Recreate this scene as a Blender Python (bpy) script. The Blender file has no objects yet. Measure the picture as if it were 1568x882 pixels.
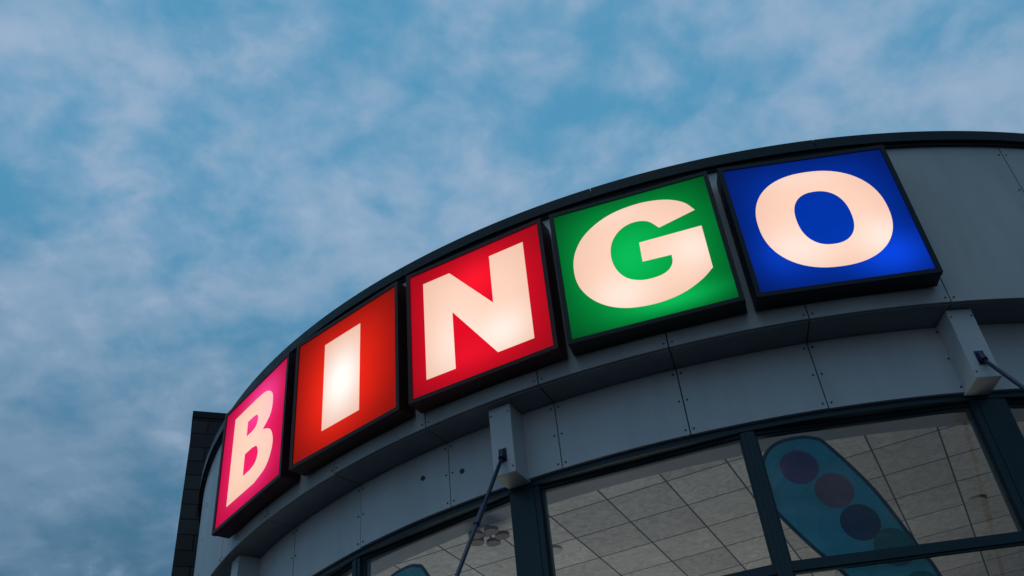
import bpy, math, random
from mathutils import Vector
random.seed(4)
CX,CY=4.0585,18.9908
H=1.6
D=bpy.data
scene=bpy.context.scene
scene.view_settings.view_transform='Standard'
scene.view_settings.look='None'
scene.view_settings.exposure=0
def lin(c):
    return tuple((x/255/12.92 if x/255<=.04045 else ((x/255+.055)/1.055)**2.4) for x in c)+(1,)
# ---------------------------------------------------------------- materials
class NT:
    def __init__(s,name):
        s.m=D.materials.new(name); s.m.use_nodes=True; s.t=s.m.node_tree; s.t.nodes.clear()
        s.out=s.t.nodes.new('ShaderNodeOutputMaterial')
    def n(s,typ,**k):
        x=s.t.nodes.new(typ)
        for a,b in k.items(): setattr(x,a,b)
        return x
    def l(s,a,b): s.t.links.new(a,b)
    def math(s,op,a,b=None,clamp=False):
        x=s.n('ShaderNodeMath',operation=op,use_clamp=clamp)
        for i,v in enumerate((a,b)):
            if v is None: continue
            if isinstance(v,(int,float)): x.inputs[i].default_value=v
            else: s.l(v,x.inputs[i])
        return x.outputs[0]
def mixrgb(s,fac,a,b,mode='MIX'):
    x=s.n('ShaderNodeMix',data_type='RGBA',blend_type=mode)
    for i,v in ((0,fac),(6,a),(7,b)):
        if isinstance(v,(int,float)): x.inputs[i].default_value=v
        elif isinstance(v,tuple): x.inputs[i].default_value=v
        else: s.l(v,x.inputs[i])
    return x.outputs[2]
def surf(name,col,rough=.5,metal=0,var=.15,scale=2.0,stretch=(1,1,1),bump=0.0,bscale=40,spec=.5,streak=0):
    s=NT(name); p=s.n('ShaderNodeBsdfPrincipled')
    tc=s.n('ShaderNodeTexCoord'); mp=s.n('ShaderNodeMapping'); mp.inputs['Scale'].default_value=stretch
    s.l(tc.outputs['Object'],mp.inputs[0])
    nz=s.n('ShaderNodeTexNoise'); nz.inputs['Scale'].default_value=scale; nz.inputs['Detail'].default_value=8; nz.inputs['Roughness'].default_value=.6
    s.l(mp.outputs[0],nz.inputs['Vector'])
    mr=s.n('ShaderNodeMapRange'); mr.inputs[1].default_value=.3; mr.inputs[2].default_value=.7; mr.inputs[3].default_value=1-var; mr.inputs[4].default_value=1+var
    s.l(nz.outputs[0],mr.inputs[0])
    c=mixrgb(s,1.0,tuple(col)+(1,),mr.outputs[0],'MULTIPLY')
    if streak:
        m2=s.n('ShaderNodeMapping'); m2.inputs['Scale'].default_value=(3,3,.5); s.l(tc.outputs['Object'],m2.inputs[0])
        n3=s.n('ShaderNodeTexNoise'); n3.inputs['Scale'].default_value=1; n3.inputs['Detail'].default_value=6; n3.inputs['Distortion'].default_value=.6; s.l(m2.outputs[0],n3.inputs['Vector'])
        r3=s.n('ShaderNodeMapRange'); r3.inputs[1].default_value=.48; r3.inputs[2].default_value=.75; r3.inputs[3].default_value=1; r3.inputs[4].default_value=1-streak
        s.l(n3.outputs[0],r3.inputs[0]); c=mixrgb(s,1.0,c,r3.outputs[0],'MULTIPLY')
    s.l(c,p.inputs['Base Color'])
    rr=s.n('ShaderNodeMapRange'); rr.inputs[1].default_value=.3; rr.inputs[2].default_value=.7; rr.inputs[3].default_value=max(0,rough-.1); rr.inputs[4].default_value=min(1,rough+.1)
    s.l(nz.outputs[0],rr.inputs[0]); s.l(rr.outputs[0],p.inputs['Roughness'])
    p.inputs['Metallic'].default_value=metal
    p.inputs['Specular IOR Level'].default_value=spec
    if bump:
        n2=s.n('ShaderNodeTexNoise'); n2.inputs['Scale'].default_value=bscale; n2.inputs['Detail'].default_value=4
        s.l(tc.outputs['Object'],n2.inputs['Vector'])
        b=s.n('ShaderNodeBump'); b.inputs['Strength'].default_value=bump; b.inputs['Distance'].default_value=.02
        s.l(n2.outputs[0],b.inputs['Height']); s.l(b.outputs[0],p.inputs['Normal'])
    s.l(p.outputs[0],s.out.inputs[0]); return s.m
M_panel=surf('grey_cladding',(.56,.55,.53),.38,0,.08,1.2,(1,1,.5),.06,1.5,streak=.12)
M_panel2=surf('grey_cladding_lower',(.66,.645,.63),.38,0,.08,1.2,(1,1,.5),.06,1.5,streak=.12)
M_back=surf('dark_gap',(.03,.032,.035),.8,spec=.1)
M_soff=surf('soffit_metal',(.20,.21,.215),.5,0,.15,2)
M_cop=surf('coping_metal',(.012,.022,.027),.4,0,.25,3,spec=.2)
M_frame=surf('window_frame_paint',(.018,.042,.052),.35,0,.15,3,spec=.3)
M_rod=surf('rod_paint',(.012,.025,.065),.35,0,.2,6)
M_conc=surf('concrete',(.28,.28,.27),.9,0,.2,2,(1,1,1),.3)
M_asph=surf('asphalt',(.05,.05,.052),.9,0,.3,3,(1,1,1),.5)
M_plaster=surf('plaster',(.42,.42,.41),.9,0,.08,1)
M_margin=surf('ceiling_margin_paint',(.22,.23,.24),.9,0,.12,1)
M_screw=surf('screw',(.03,.03,.032),.5)
M_floor=surf('carpet',(.2,.14,.12),.95)
M_lampb=surf('brown_lamp',(.14,.085,.05),.5)
M_roof=surf('roof_felt',(.08,.08,.085),.9)
def glassmat():
    s=NT('window_glass')
    tr=s.n('ShaderNodeBsdfTransparent'); tr.inputs[0].default_value=(.80,.85,.85,1)
    g=s.n('ShaderNodeBsdfGlossy'); g.inputs['Roughness'].default_value=.015; g.inputs[0].default_value=(.9,.95,1,1)
    fr=s.n('ShaderNodeFresnel'); fr.inputs[0].default_value=1.5
    f=s.math('MULTIPLY',fr.outputs[0],1.5)
    mx=s.n('ShaderNodeMixShader'); s.l(f,mx.inputs[0]); s.l(tr.outputs[0],mx.inputs[1]); s.l(g.outputs[0],mx.inputs[2])
    s.l(mx.outputs[0],s.out.inputs[0]); return s.m
M_glass=glassmat()
def ceilmat():
    s=NT('ceiling_tiles'); p=s.n('ShaderNodeBsdfPrincipled'); tc=s.n('ShaderNodeTexCoord')
    sp=s.n('ShaderNodeSeparateXYZ'); s.l(tc.outputs['Object'],sp.inputs[0])
    T=.73; cells=[];ds=[]
    for i,ph in ((0,.479),(1,.307)):
        q=s.math('DIVIDE',s.math('SUBTRACT',sp.outputs[i],ph),T)
        fr=s.math('FRACT',q); cells.append(s.math('FLOOR',q))
        ds.append(s.math('ABSOLUTE',s.math('SUBTRACT',fr,.5)))
    edge=s.math('MAXIMUM',ds[0],ds[1])
    line=s.n('ShaderNodeMapRange'); line.inputs[1].default_value=.483; line.inputs[2].default_value=.489; s.l(edge,line.inputs[0])
    cb=s.n('ShaderNodeCombineXYZ'); s.l(cells[0],cb.inputs[0]); s.l(cells[1],cb.inputs[1])
    wn=s.n('ShaderNodeTexWhiteNoise'); s.l(cb.outputs[0],wn.inputs['Vector'])
    tone=mixrgb(s,wn.outputs[0],(.46,.45,.435,1),(.62,.61,.59,1))
    nz=s.n('ShaderNodeTexNoise'); nz.inputs['Scale'].default_value=5; nz.inputs['Detail'].default_value=8; nz.inputs['Distortion'].default_value=2.5
    ad=s.n('ShaderNodeVectorMath',operation='ADD'); s.l(tc.outputs['Object'],ad.inputs[0]); s.l(wn.outputs[1],ad.inputs[1]); s.l(ad.outputs[0],nz.inputs['Vector'])
    mr=s.n('ShaderNodeMapRange'); mr.inputs[1].default_value=.3; mr.inputs[2].default_value=.7; mr.inputs[3].default_value=.74; mr.inputs[4].default_value=1.14; s.l(nz.outputs[0],mr.inputs[0])
    c=mixrgb(s,1.0,tone,mr.outputs[0],'MULTIPLY'); c=mixrgb(s,line.outputs[0],c,(.045,.045,.045,1))
    s.l(c,p.inputs['Base Color']); p.inputs['Roughness'].default_value=.9
    s.l(p.outputs[0],s.out.inputs[0]); return s.m
M_ceil=ceilmat()
def brickmat():
    s=NT('dark_blockwork'); p=s.n('ShaderNodeBsdfPrincipled'); tc=s.n('ShaderNodeTexCoord')
    mp=s.n('ShaderNodeMapping'); mp.inputs['Rotation'].default_value=(math.radians(90),0,0); s.l(tc.outputs['Object'],mp.inputs[0])
    br=s.n('ShaderNodeTexBrick')
    br.inputs['Color1'].default_value=(.055,.052,.05,1); br.inputs['Color2'].default_value=(.028,.028,.028,1); br.inputs['Mortar'].default_value=(.005,.005,.005,1)
    br.inputs['Scale'].default_value=1; br.inputs['Brick Width'].default_value=.62; br.inputs['Row Height'].default_value=.31; br.inputs['Mortar Size'].default_value=.014
    s.l(mp.outputs[0],br.inputs['Vector']); s.l(br.outputs[0],p.inputs['Base Color']); p.inputs['Roughness'].default_value=.85
    b=s.n('ShaderNodeBump'); b.inputs['Strength'].default_value=.6; b.inputs['Distance'].default_value=.02; s.l(br.outputs[1],b.inputs['Height']); b.invert=True
    s.l(b.outputs[0],p.inputs['Normal']); s.l(p.outputs[0],s.out.inputs[0]); return s.m
M_brick=brickmat()
# back-lit acrylic: tubes behind the sheet make it brighter in places
def litmat(name,col,edge,hot,spots,lo=.35,pw=3.0,half=.925,ext=1.0):
    s=NT(name); tc=s.n('ShaderNodeTexCoord'); sp=s.n('ShaderNodeSeparateXYZ'); s.l(tc.outputs['Object'],sp.inputs[0])
    X=sp.outputs[0]; Z=sp.outputs[2]
    ax=s.math('POWER',s.math('ABSOLUTE',s.math('DIVIDE',X,half*ext)),pw)
    az=s.math('POWER',s.math('ABSOLUTE',s.math('DIVIDE',Z,half*ext)),pw)
    e=s.math('EXPONENT',s.math('MULTIPLY',s.math('ADD',ax,az),-1.1))
    base=s.math('MULTIPLY_ADD',e,1-lo); s.t.nodes[-1].inputs[2].default_value=lo
    tot=None
    for (sx,sz,rx,rz,a) in spots:
        dx=s.math('POWER',s.math('ABSOLUTE',s.math('DIVIDE',s.math('SUBTRACT',X,sx),rx)),2)
        dz=s.math('POWER',s.math('ABSOLUTE',s.math('DIVIDE',s.math('SUBTRACT',Z,sz),rz)),2)
        g=s.math('MULTIPLY',s.math('EXPONENT',s.math('MULTIPLY',s.math('ADD',dx,dz),-1)),a)
        tot=g if tot is None else s.math('ADD',tot,g)
    nz=s.n('ShaderNodeTexNoise'); nz.inputs['Scale'].default_value=1.8; nz.inputs['Detail'].default_value=2; s.l(tc.outputs['Object'],nz.inputs['Vector'])
    nn=s.math('MULTIPLY_ADD',nz.outputs[0],.3); s.t.nodes[-1].inputs[2].default_value=.85
    base=s.math('MULTIPLY',base,nn)
    c=mixrgb(s,base,edge,col)
    t2=s.math('MINIMUM',tot,1.0)
    c=mixrgb(s,t2,c,hot)
    em=s.n('ShaderNodeEmission'); s.l(c,em.inputs[0]); em.inputs[1].default_value=1.05
    gl=s.n('ShaderNodeBsdfGlossy'); gl.inputs['Roughness'].default_value=.25; gl.inputs[0].default_value=(.006,.006,.006,1)
    ad=s.n('ShaderNodeAddShader'); s.l(em.outputs[0],ad.inputs[0]); s.l(gl.outputs[0],ad.inputs[1])
    s.l(ad.outputs[0],s.out.inputs[0]); return s.m
# ---------------------------------------------------------------- mesh helpers
def empty(name,loc=(0,0,0),rotz=0):
    o=D.objects.new(name,None); scene.collection.objects.link(o); o.location=loc; o.rotation_euler=(0,0,rotz); return o
def mesh(name,v,f,mat,parent=None,smooth=False,recalc=True):
    m=D.meshes.new(name); m.from_pydata(v,[],f); m.update()
    if recalc:
        import bmesh
        b=bmesh.new(); b.from_mesh(m); bmesh.ops.recalc_face_normals(b,faces=b.faces); b.to_mesh(m); b.free()
    m.materials.append(mat)
    if smooth:
        for p in m.polygons: p.use_smooth=True
    o=D.objects.new(name,m); scene.collection.objects.link(o)
    if parent: o.parent=parent
    return o
class Geo:
    def __init__(s): s.v=[];s.f=[]
    def add(s,v,f):
        b=len(s.v); s.v+=v; s.f+=[tuple(b+i for i in q) for q in f]
    def cbox(s,r0,r1,z0,z1,a0,a1,step=.0175):
        n=max(1,int(abs(a1-a0)/step+.999)); v=[];f=[]
        for i in range(n+1):
            a=a0+(a1-a0)*i/n
            for r,z in ((r0,z0),(r1,z0),(r1,z1),(r0,z1)):
                v.append((-r*math.sin(a),-r*math.cos(a),z+H))
        for i in range(n):
            for k in range(4):
                f.append((4*i+k,4*i+(k+1)%4,4*i+4+(k+1)%4,4*i+4+k))
        f+=[(0,1,2,3),(4*n,4*n+1,4*n+2,4*n+3)]
        s.add(v,f)
    def tbox(s,phi,r0,r1,u0,u1,z0,z1):  # straight box square to the facade at angle phi
        t=(math.cos(phi),-math.sin(phi)); n=(-math.sin(phi),-math.cos(phi)); v=[]
        for z in (z0,z1):
            for r,u in ((r0,u0),(r1,u0),(r1,u1),(r0,u1)):
                v.append((n[0]*r+t[0]*u,n[1]*r+t[1]*u,z+H))
        s.add(v,[(0,1,2,3),(4,5,6,7),(0,1,5,4),(1,2,6,5),(2,3,7,6),(3,0,4,7)])
    def box(s,x0,x1,y0,y1,z0,z1):
        v=[(x,y,z) for z in(z0,z1) for x,y in((x0,y0),(x1,y0),(x1,y1),(x0,y1))]
        s.add(v,[(0,1,2,3),(4,5,6,7),(0,1,5,4),(1,2,6,5),(2,3,7,6),(3,0,4,7)])
    def tube(s,a,b,r,n=10):
        a=Vector(a);b=Vector(b);d=(b-a).normalized();x=d.orthogonal().normalized();y=d.cross(x);v=[]
        for c in(a,b):
            for i in range(n):
                t=2*math.pi*i/n; v.append(tuple(c+x*math.cos(t)*r+y*math.sin(t)*r))
        s.add(v,[(i,(i+1)%n,n+(i+1)%n,n+i) for i in range(n)]+[tuple(range(n)),tuple(range(n,2*n))])
    def obj(s,name,mat,parent,smooth=False,recalc=True): return mesh(name,s.v,s.f,mat,parent,smooth,recalc)
def pol(r,a,z): return (-r*math.sin(a),-r*math.cos(a),z+H)
def bevel(o,w=.006,seg=2):
    b=o.modifiers.new('bevel','BEVEL'); b.width=w; b.segments=seg; b.limit_method='ANGLE'; b.angle_limit=math.radians(40)
# ---------------------------------------------------------------- building
bld=empty('round_building',(CX,CY,0))
R1,R2=10.536,10.10
ZL,ZB,ZT=5.967,5.109,8.33
J0,DJ=.0900,.1437
gap=.00065
g=Geo(); gl=Geo(); gs=Geo(); sc=Geo()
for k in range(-21,23):
    a0=J0+k*DJ; a1=a0+DJ
    if a1>J0+DJ*(-21)+2*math.pi: break
    j=random.uniform(-.004,.004)
    g.cbox(10.46,R1+j*.6,ZL+j,ZT,a0+gap,a1-gap)
    gl.cbox(10.02,R2+j*.6,ZB+j,ZL-.022,a0+gap,a1-gap)
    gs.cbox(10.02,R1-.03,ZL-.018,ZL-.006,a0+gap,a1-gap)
    for s_ in(-.0045,.0045):
        for z in (5.99,6.35,6.95,7.55,8.15):
            sc.tube(pol(R1-.004,a0+s_,z+.03),pol(R1+.007,a0+s_,z+.03),.010,8)
        for z in (5.17,5.53,5.88):
            sc.tube(pol(R2-.004,a0+s_,z),pol(R2+.008,a0+s_,z),.011,8)
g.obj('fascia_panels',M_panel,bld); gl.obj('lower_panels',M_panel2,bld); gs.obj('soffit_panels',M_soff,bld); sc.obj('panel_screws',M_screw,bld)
q=Geo()
for a,z in ((.560,5.62),(.503,5.50)):
    q.tube(pol(R2-.01,a,z),pol(R2+.012,a,z),.03,16)
q.obj('vent_plugs',M_screw,bld)
b=Geo(); b.cbox(10.30,10.455,5.98,8.3,-math.pi,math.pi); b.cbox(9.97,10.015,5.11,5.96,-math.pi,math.pi); b.obj('backing_wall',M_back,bld)
c=Geo()
for k in range(24):
    a0=-math.pi+k*math.pi/12+.02; a1=a0+math.pi/12
    c.cbox(10.28,10.615,8.36,8.515,a0+.0004,a1-.0004)
c.cbox(10.30,10.575,8.315,8.358,-math.pi,math.pi)
o=c.obj('roof_coping',M_cop,bld)
r=Geo(); r.cbox(.01,10.3,8.2,8.3,-math.pi,math.pi,.1); r.obj('flat_roof',M_roof,bld)
# brackets
for a in (.4320,-.0640,.9285,-.5625):
    q=Geo(); q.tbox(a,10.06,10.41,-.138,.138,5.075,ZL-.021); o=q.obj('bracket_box',M_panel2,bld); bevel(o,.008)
    q=Geo(); 
    for u in (-.11,.11):
        for z in(5.15,5.85): 
            t=(math.cos(a),-math.sin(a)); n=(-math.sin(a),-math.cos(a))
            p0=(n[0]*10.409+t[0]*u,n[1]*10.409+t[1]*u,z+H); p1=(n[0]*10.417+t[0]*u,n[1]*10.417+t[1]*u,z+H); q.tube(p0,p1,.009,8)
    q.obj('bracket_screws',M_screw,bld)
    q=Geo(); q.tube(pol(10.40,a,5.33),pol(12.83,a,1.62),.021,14); q.tube(pol(10.415,a,5.36),pol(10.46,a,5.25),.036,14)
    q.tube(pol(10.95,a,4.49),pol(11.13,a,4.215),.032,14)
    q.tbox(a,10.41,10.425,-.045,.045,5.23,5.39); q.obj('tie_rod',M_rod,bld,False)
q=Geo(); q.cbox(10.05,12.95,1.48,1.62,-.75,1.1); q.cbox(12.951,13.0,1.42,1.66,-.75,1.1); q.obj('entrance_canopy',M_cop,bld)
# windows
W0,DW=-.0745,.2515
fr=Geo(); gp=Geo()
RW=9.99
for k in range(-5,7):
    a=W0+k*DW
    wide=(k%2==0)
    hw=.185 if wide else .07
    fr.tbox(a,9.86,10.04,-hw,hw,-1.6,5.035)
    if not wide: fr.tbox(a,10.041,10.052,-.018,.018,-1.6,5.03)
    else: fr.tbox(a,10.041,10.05,-.12,.12,-1.6,5.03)
    am=a+DW/2; half=RW*math.sin(DW/2)
    rm=RW*math.cos(DW/2)
    for z0,z1 in ((3.50,3.57),(1.0,1.09),(-1.6,-1.5),(5.0,5.036)):
        fr.tbox(am,rm-.05,rm+.03,-half+.06,half-.06,z0,z1)
    hwl=(.185 if not wide else .07); hwr=(.185 if wide else .07)
    u0=-half+hwl-.01; u1=half-hwr+.01
    for (za,zb) in ((3.572,4.998),(1.092,3.498)):
        fr.tbox(am,rm-.03,rm+.012,u0,u0+.035,za,zb); fr.tbox(am,rm-.03,rm+.012,u1-.035,u1,za,zb)
        fr.tbox(am,rm-.03,rm+.010,u0+.036,u1-.036,za,za+.035); fr.tbox(am,rm-.03,rm+.010,u0+.036,u1-.036,zb-.02,zb)
        t=(math.cos(am),-math.sin(am)); n=(-math.sin(am),-math.cos(am)); rr=rm-.012
        vv=[(n[0]*rr+t[0]*u,n[1]*rr+t[1]*u,z+H) for u,z in((u0+.02,za+.01),(u1-.02,za+.01),(u1-.02,zb-.01),(u0+.02,zb-.01))]
        gp.add(vv,[(0,1,2,3)])
fr.cbox(9.80,10.055,5.037,5.100,-math.pi,math.pi)
o=fr.obj('window_frames',M_frame,bld); 
gp.obj('window_glass',M_glass,bld,False,False)
w=Geo(); w.cbox(9.8,10.0,-1.6,5.036,W0+DW*7,W0-DW*5+2*math.pi); w.cbox(9.8,10.0,-1.6,.99,W0-DW*5,W0+DW*7); w.obj('rear_wall',M_conc,bld)
# interior
rm=Geo(); rm.cbox(.01,9.8,-1.62,-1.58,-math.pi,math.pi,.1); rm.obj('interior_floor',M_floor,bld)
cl=Geo(); cl.cbox(.01,9.52,5.06,5.10,-math.pi,math.pi,.1)
o=cl.obj('suspended_ceiling',M_ceil,bld)
o.rotation_euler=(0,0,-.411)
cl=Geo(); cl.cbox(9.52,9.86,5.040,5.10,-math.pi,math.pi,.03); cl.obj('ceiling_margin',M_margin,bld)
iw=Geo(); iw.cbox(9.6,9.79,-1.6,5.035,1.8,5.0,.05); iw.obj('interior_wall',M_plaster,bld)
dl=Geo()
for (x,y) in ((-1.2,-7.9),(1.4,-7.5),(-3.9,-7.4),(3.6,-7.2),(0.1,-5.6),(1.53,-9.0)):
    dl.tube((x,y,5.03+H),(x,y,5.061+H),.11,20)
dl.obj('ceiling_downlights',M_plaster,bld)
cf=empty('ceiling_lamp',(-.60,10.70,4.93+H)); q=Geo()
q.tube((0,0,0),(0,0,.13),.03,12)
for i in range(5):
    t=2*math.pi*i/5; x,y=.17*math.cos(t),.17*math.sin(t)
    q.tube((0,0,.02),(x,y,.0),.012,8); q.tube((x,y,-.04),(x,y,.0),.085,16)
q.obj('lamp_shades',M_lampb,cf)
# ---------------------------------------------------------------- letter signs
S=1.85; HH=1.8433; Z0=6.2034; RS=10.767
def cr(points,n=8):
    N=len(points); out=[]
    for i in range(N):
        p1=points[i]; p2=points[(i+1)%N]; p0=points[i-1]; p3=points[(i+2)%N]
        if p1[2] and p2[2]: out.append(p1[:2]); continue
        if p1[2]: p0=(2*p1[0]-p2[0],2*p1[1]-p2[1])
        if p2[2]: p3=(2*p2[0]-p1[0],2*p2[1]-p1[1])
        for j in range(n):
            t=j/n; r=[]
            for d in(0,1):
                r.append(.5*(2*p1[d]+(p2[d]-p0[d])*t+(2*p0[d]-5*p1[d]+4*p2[d]-p3[d])*t*t+(3*p1[d]-p0[d]-3*p2[d]+p3[d])*t**3))
            out.append(tuple(r))
    return out
def sup(cx,cy,a,b,e,n=72):
    o=[]
    for i in range(n):
        t=2*math.pi*i/n; c,s=math.cos(t),math.sin(t)
        o.append((cx+a*math.copysign(abs(c)**(2/e),c),cy+b*math.copysign(abs(s)**(2/e),s)))
    return o
K=lambda *p:[(x,y,1) for x,y in p]
L=lambda *p:[(x,y,0) for x,y in p]
letters={}
letters['b']=[cr(K((.17,.88),(.54,.88))+L((.68,.865),(.775,.805),(.80,.715),(.775,.61))+K((.67,.535))+L((.79,.475),(.845,.375),(.835,.27),(.76,.17))+K((.60,.12),(.17,.12))),
 cr(K((.40,.74),(.49,.74))+L((.555,.725),(.58,.675),(.555,.622))+K((.49,.605),(.40,.605))),
 cr(K((.40,.455),(.52,.455))+L((.595,.43),(.625,.36),(.595,.29))+K((.52,.265),(.40,.265)))]
letters['i']=[[(.285,.865),(.65,.865),(.65,.145),(.285,.145)]]
letters['n']=[[(.105,.895),(.315,.895),(.625,.50),(.625,.895),(.88,.895),(.88,.11),(.625,.11),(.32,.56),(.32,.11),(.105,.11)]]
letters['g']=[cr(K((.892,.74))+L((.84,.82),(.75,.88),(.64,.91),(.53,.917),(.40,.90),(.28,.852),(.17,.765),(.10,.645),(.077,.515),(.092,.385),(.15,.272),(.24,.185),(.35,.132),(.475,.11),(.60,.113),(.72,.142),(.83,.20))+K((.904,.263),(.906,.60),(.511,.597),(.506,.444),(.687,.438))+L((.68,.375),(.645,.325),(.575,.30),(.475,.305),(.39,.352),(.338,.44),(.322,.55),(.345,.66),(.41,.742),(.50,.775),(.59,.752))+K((.652,.676)))]
letters['o']=[sup(.5,.503,.392,.388,2.25),sup(.505,.503,.165,.218,2.3)]
W=(252,210,188)
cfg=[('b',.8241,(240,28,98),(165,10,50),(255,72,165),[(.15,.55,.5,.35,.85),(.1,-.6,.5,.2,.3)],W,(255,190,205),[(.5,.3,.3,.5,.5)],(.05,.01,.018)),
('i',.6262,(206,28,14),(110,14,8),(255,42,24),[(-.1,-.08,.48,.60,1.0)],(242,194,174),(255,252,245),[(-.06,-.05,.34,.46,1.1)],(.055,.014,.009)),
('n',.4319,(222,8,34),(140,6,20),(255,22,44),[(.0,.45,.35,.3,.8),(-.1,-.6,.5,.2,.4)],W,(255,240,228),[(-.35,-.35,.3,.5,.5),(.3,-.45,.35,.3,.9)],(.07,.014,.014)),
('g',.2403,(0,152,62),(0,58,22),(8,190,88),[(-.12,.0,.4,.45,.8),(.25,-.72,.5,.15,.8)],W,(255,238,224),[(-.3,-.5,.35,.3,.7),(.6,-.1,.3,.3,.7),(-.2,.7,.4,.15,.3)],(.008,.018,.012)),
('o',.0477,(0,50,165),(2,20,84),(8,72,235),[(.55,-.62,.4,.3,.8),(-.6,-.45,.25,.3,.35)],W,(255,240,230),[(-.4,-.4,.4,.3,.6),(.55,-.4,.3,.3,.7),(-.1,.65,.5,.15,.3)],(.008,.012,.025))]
for nm,ph,colr,edge,hot,spots,lc,lh,lsp,cas in cfg:
    M_dark=surf('sign_casing_'+nm,cas,.45,0,.3,3,spec=.25)  # coloured glow of each sign is put into its casing colour
    e=empty('illuminated_letter_sign',(CX-RS*math.sin(ph),CY-RS*math.cos(ph),Z0+HH/2+H),-ph)
    hx,hz=S/2,HH/2; fw=.050
    q=Geo()
    q.box(-hx-fw,hx+fw,.006,.245,-hz-fw,hz+fw)
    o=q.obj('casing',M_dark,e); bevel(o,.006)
    q=Geo()
    q.box(-hx-fw-.004,-hx,-.018,.05,-hz-fw-.004,hz+fw+.004); q.box(hx,hx+fw+.004,-.018,.05,-hz-fw-.004,hz+fw+.004)
    q.box(-hx,hx,-.018,.05,-hz-fw-.004,-hz); q.box(-hx,hx,-.018,.05,hz,hz+fw+.004)
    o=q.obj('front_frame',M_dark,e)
    mf=litmat('lit_acrylic_'+nm,lin(colr),lin(edge),lin(hot),spots,lo=.0,pw=3.2,ext=1.0)
    mesh('acrylic_face',[(-hx,0,-hz),(hx,0,-hz),(hx,0,hz),(-hx,0,hz)],[(0,1,2,3)],mf,e)
    ml=litmat('lit_letter_'+nm,lin(lc),lin((int(lc[0]*.88),int(lc[1]*.84),int(lc[2]*.82))),lin(lh),lsp,lo=.1,pw=3,ext=1.0)
    cu=D.curves.new('letter','CURVE'); cu.dimensions='2D'; cu.fill_mode='BOTH'; cu.extrude=.003
    for loop in letters[nm]:
        sp=cu.splines.new('POLY'); sp.points.add(len(loop)-1); sp.use_cyclic_u=True
        for i,(u,v) in enumerate(loop): sp.points[i].co=((u-.5)*S,(v-.5)*HH,0,1)
    co=D.objects.new('tmp',cu); scene.collection.objects.link(co)
    dg=bpy.context.evaluated_depsgraph_get(); dg.update()
    me=D.meshes.new_from_object(co.evaluated_get(dg)); D.objects.remove(co)
    for v in me.vertices:
        x,y,z=v.co; v.co=(x,-z-.004,y)
    me.materials.clear(); me.materials.append(ml)
    lo=D.objects.new('letter_'+nm,me); scene.collection.objects.link(lo); lo.parent=e
# ---------------------------------------------------------------- feather flags behind the glass
def flagmat(name,c):
    s=NT(name); p=s.n('ShaderNodeBsdfPrincipled'); tc=s.n('ShaderNodeTexCoord')
    nz=s.n('ShaderNodeTexNoise'); nz.inputs['Scale'].default_value=3; nz.inputs['Detail'].default_value=3; nz.inputs['Distortion'].default_value=1; s.l(tc.outputs['Object'],nz.inputs['Vector'])
    mr=s.n('ShaderNodeMapRange'); mr.inputs[1].default_value=.3; mr.inputs[2].default_value=.7; mr.inputs[3].default_value=.68; mr.inputs[4].default_value=1.25; s.l(nz.outputs[0],mr.inputs[0])
    s.l(mixrgb(s,1.0,tuple(c)+(1,),mr.outputs[0],'MULTIPLY'),p.inputs['Base Color']); p.inputs['Roughness'].default_value=.8; p.inputs['Specular IOR Level'].default_value=.1
    b=s.n('ShaderNodeBump'); b.inputs['Strength'].default_value=1.0; b.inputs['Distance'].default_value=.12; s.l(nz.outputs[0],b.inputs['Height']); s.l(b.outputs[0],p.inputs['Normal'])
    tl=s.n('ShaderNodeBsdfTranslucent'); tl.inputs[0].default_value=tuple(x*.7 for x in c)+(1,)
    ad=s.n('ShaderNodeMixShader'); ad.inputs[0].default_value=.4; s.l(p.outputs[0],ad.inputs[1]); s.l(tl.outputs[0],ad.inputs[2])
    s.l(ad.outputs[0],s.out.inputs[0]); return s.m
MF=flagmat('flag_cloth',(.035,.45,.68)); ME=flagmat('flag_hem',(.012,.04,.055))
MC=[flagmat('flag_purple',(.50,.15,.42)),flagmat('flag_red',(.66,.24,.30)),flagmat('flag_navy',(.07,.09,.22)),flagmat('flag_green',(.03,.36,.32))]
fo=cr(L((-1.181,4.67),(-1.215,4.45),(-1.178,4.224),(-.933,3.804),(-.663,3.42),(-.40,2.9),(-.2,2.2))+K((-.05,1.2),(.42,1.2))+L((.40,2.2),(.224,3.30),(.122,3.624),(-.107,4.287),(-.426,4.86),(-.54,4.955),(-.69,4.99),(-.93,4.96),(-1.09,4.85)),6)
def offs(loop,d):
    n=len(loop); o=[]
    for i in range(n):
        ax,ay=loop[i-1];bx,by=loop[(i+1)%n]; tx,ty=bx-ax,by-ay; l=math.hypot(tx,ty) or 1
        o.append((loop[i][0]-ty/l*d,loop[i][1]+tx/l*d))
    return o
def flag(phi,r,du,dv):
    e=empty('feather_flag',(CX-r*math.sin(phi),CY-r*math.cos(phi),H),-phi)
    P=lambda lp,y:[(u+du,y,v+dv) for u,v in lp]
    inn=offs(fo,.04)
    mesh('cloth',P(fo,.0),[tuple(range(len(fo)))],MF,e)
    n=len(fo); mesh('hem',P(fo,-.004)+P(inn,-.004),[(i,(i+1)%n,n+(i+1)%n,n+i) for i in range(n)],ME,e)
    for k,(u,v) in enumerate(((-.784,4.633),(-.51,4.324),(-.361,3.952),(-.119,3.658),(.02,3.2),(.08,2.7))):
        mesh('dot',P(sup(u,v,.195,.195,2,40),-.006-.001*k),[tuple(range(40))],MC[min(k,3)],e)
    q=Geo(); q.tube((.45+du,.02,-1.58),(.43+du,.02,2.2+dv),.015); q.tube((.43+du,.02,2.2+dv),(.14+du,.02,3.624+dv),.012); q.box(.2+du,.7+du,-.25,.25,-1.58,-1.54); q.obj('pole',M_rod,e)
flag(.0525,9.80,0,0)
flag(.555,9.80,.13,-.21)
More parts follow.
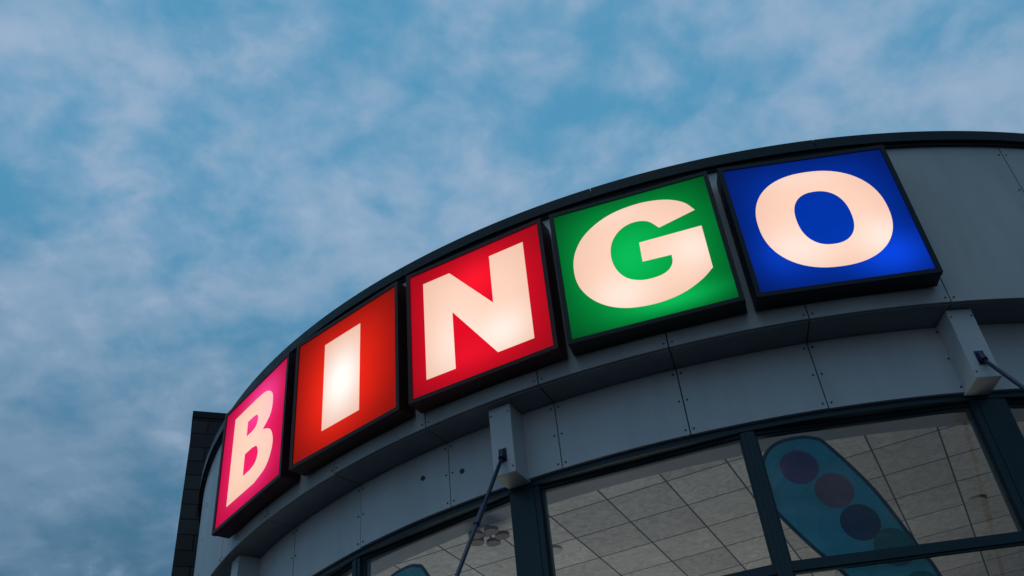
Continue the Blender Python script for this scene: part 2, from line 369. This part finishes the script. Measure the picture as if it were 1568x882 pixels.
# ---------------------------------------------------------------- tower, ground
tw=empty('brick_tower',(-6.70,16.55,0),math.atan2(.356,.934))
q=Geo(); q.box(0,2.8,0,3.2,0,10.86+H); o=q.obj('tower_walls',M_brick,tw)
q=Geo(); q.box(-.02,2.82,-.02,3.22,10.861+H,11+H); q.obj('tower_coping',M_back,tw)
q=Geo(); q.box(-400,400,-400,400,-.3,0); q.obj('ground',M_asph,None)
q=Geo(); q.cbox(9.9,14.5,-1.6+.0,-1.48,-1.5,2.0); o=q.obj('pavement',M_conc,None); o.location=(CX,CY,0)
# ---------------------------------------------------------------- light
ld=D.lights.new('interior_light','AREA'); ld.shape='DISK'; ld.size=9; ld.energy=165; ld.color=(1,.95,.88)
lo=D.objects.new('interior_light',ld); scene.collection.objects.link(lo); lo.location=(CX-4.0,CY-3.5,H-.2); lo.rotation_euler=(math.pi,0,0)
sd=D.lights.new('sun','SUN'); sd.energy=.12; sd.angle=math.radians(25); sd.color=(1,.93,.86)
so=D.objects.new('sun',sd); scene.collection.objects.link(so); so.rotation_euler=(math.radians(25),0,math.radians(-30))
# ---------------------------------------------------------------- sky
wd=D.worlds.new('World'); scene.world=wd; wd.use_nodes=True
class WT(NT):
    def __init__(s,t): s.t=t
t=wd.node_tree; t.nodes.clear(); s=WT(t)
out=s.n('ShaderNodeOutputWorld'); bg=s.n('ShaderNodeBackground'); s.l(bg.outputs[0],out.inputs[0])
tc=s.n('ShaderNodeTexCoord'); sp=s.n('ShaderNodeSeparateXYZ'); s.l(tc.outputs['Generated'],sp.inputs[0])
zc=s.math('ADD',s.math('MAXIMUM',sp.outputs[2],0.0),.25)
px=s.math('DIVIDE',sp.outputs[0],zc); py=s.math('DIVIDE',sp.outputs[1],zc)
cb=s.n('ShaderNodeCombineXYZ'); s.l(px,cb.inputs[0]); s.l(py,cb.inputs[1])
def noise(scale,detail,rough,dist,off):
    mp=s.n('ShaderNodeMapping'); mp.inputs['Location'].default_value=off; s.l(cb.outputs[0],mp.inputs[0])
    n=s.n('ShaderNodeTexNoise'); n.inputs['Scale'].default_value=scale; n.inputs['Detail'].default_value=detail; n.inputs['Roughness'].default_value=rough; n.inputs['Distortion'].default_value=dist
    s.l(mp.outputs[0],n.inputs['Vector']); return n.outputs[0]
def mr(v,a,b,c=0,d=1,smooth=True):
    x=s.n('ShaderNodeMapRange'); x.interpolation_type='SMOOTHSTEP' if smooth else 'LINEAR'
    for i,k in zip((1,2,3,4),(a,b,c,d)): x.inputs[i].default_value=k
    s.l(v,x.inputs[0]); return x.outputs[0]
n1=noise(2.2,3,.5,.2,(1.1,4.2,0)); n2=noise(6.5,6,.52,.25,(0,5,0)); n3=noise(17,5,.55,.2,(7,2,0))
mask=s.math('ADD',s.math('ADD',s.math('MULTIPLY',n1,.32),s.math('MULTIPLY',n2,.40)),s.math('MULTIPLY',n3,.28))
cm=mr(mask,.38,.60)
gr=mr(sp.outputs[2],.32,.74)
skyc=mixrgb(s,gr,lin((66,108,138)),lin((84,154,194)))
cloud=mixrgb(s,gr,lin((98,130,158)),lin((146,174,202)))
sk=s.n('ShaderNodeTexSky'); sk.sky_type='NISHITA'; sk.sun_disc=False; sk.sun_elevation=math.radians(4); sk.sun_rotation=math.radians(200)
nis=s.n('ShaderNodeVectorMath',operation='SCALE'); s.l(sk.outputs[0],nis.inputs[0]); nis.inputs['Scale'].default_value=.1
skyc=mixrgb(s,.1,skyc,nis.outputs[0])
c=mixrgb(s,cm,skyc,cloud)
wisp=mr(n3,.50,.72,0,.5); wisp=s.math('MULTIPLY',wisp,mr(n2,.45,.65))
c=mixrgb(s,wisp,c,lin((160,180,206)))
# unseen sky behind right of camera dimmed, added to darken the facade's right side
dk=s.math('MULTIPLY',mr(sp.outputs[0],-.2,.9),mr(sp.outputs[1],.35,-.25))
dkf=s.math('MULTIPLY_ADD',dk,-.5); s.t.nodes[-1].inputs[2].default_value=1.0
c=mixrgb(s,1.0,c,dkf,'MULTIPLY')
s.l(c,bg.inputs[0]); bg.inputs[1].default_value=1.0
# ---------------------------------------------------------------- camera
pi_,ro=0.6765,-0.1096
F=Vector((0,math.cos(pi_),math.sin(pi_)));R0=Vector((1,0,0));U0=Vector((0,-math.sin(pi_),math.cos(pi_)))
R=math.cos(ro)*R0+math.sin(ro)*U0;U=-math.sin(ro)*R0+math.cos(ro)*U0
from mathutils import Matrix
cam=D.cameras.new('camera'); cam.sensor_width=36; cam.lens=36*1490.2/1568; cam.clip_end=3000
co=D.objects.new('camera',cam); scene.collection.objects.link(co)
m=Matrix((R,U,-F)).transposed().to_4x4(); m.translation=Vector((0,0,H)); co.matrix_world=m
scene.camera=co
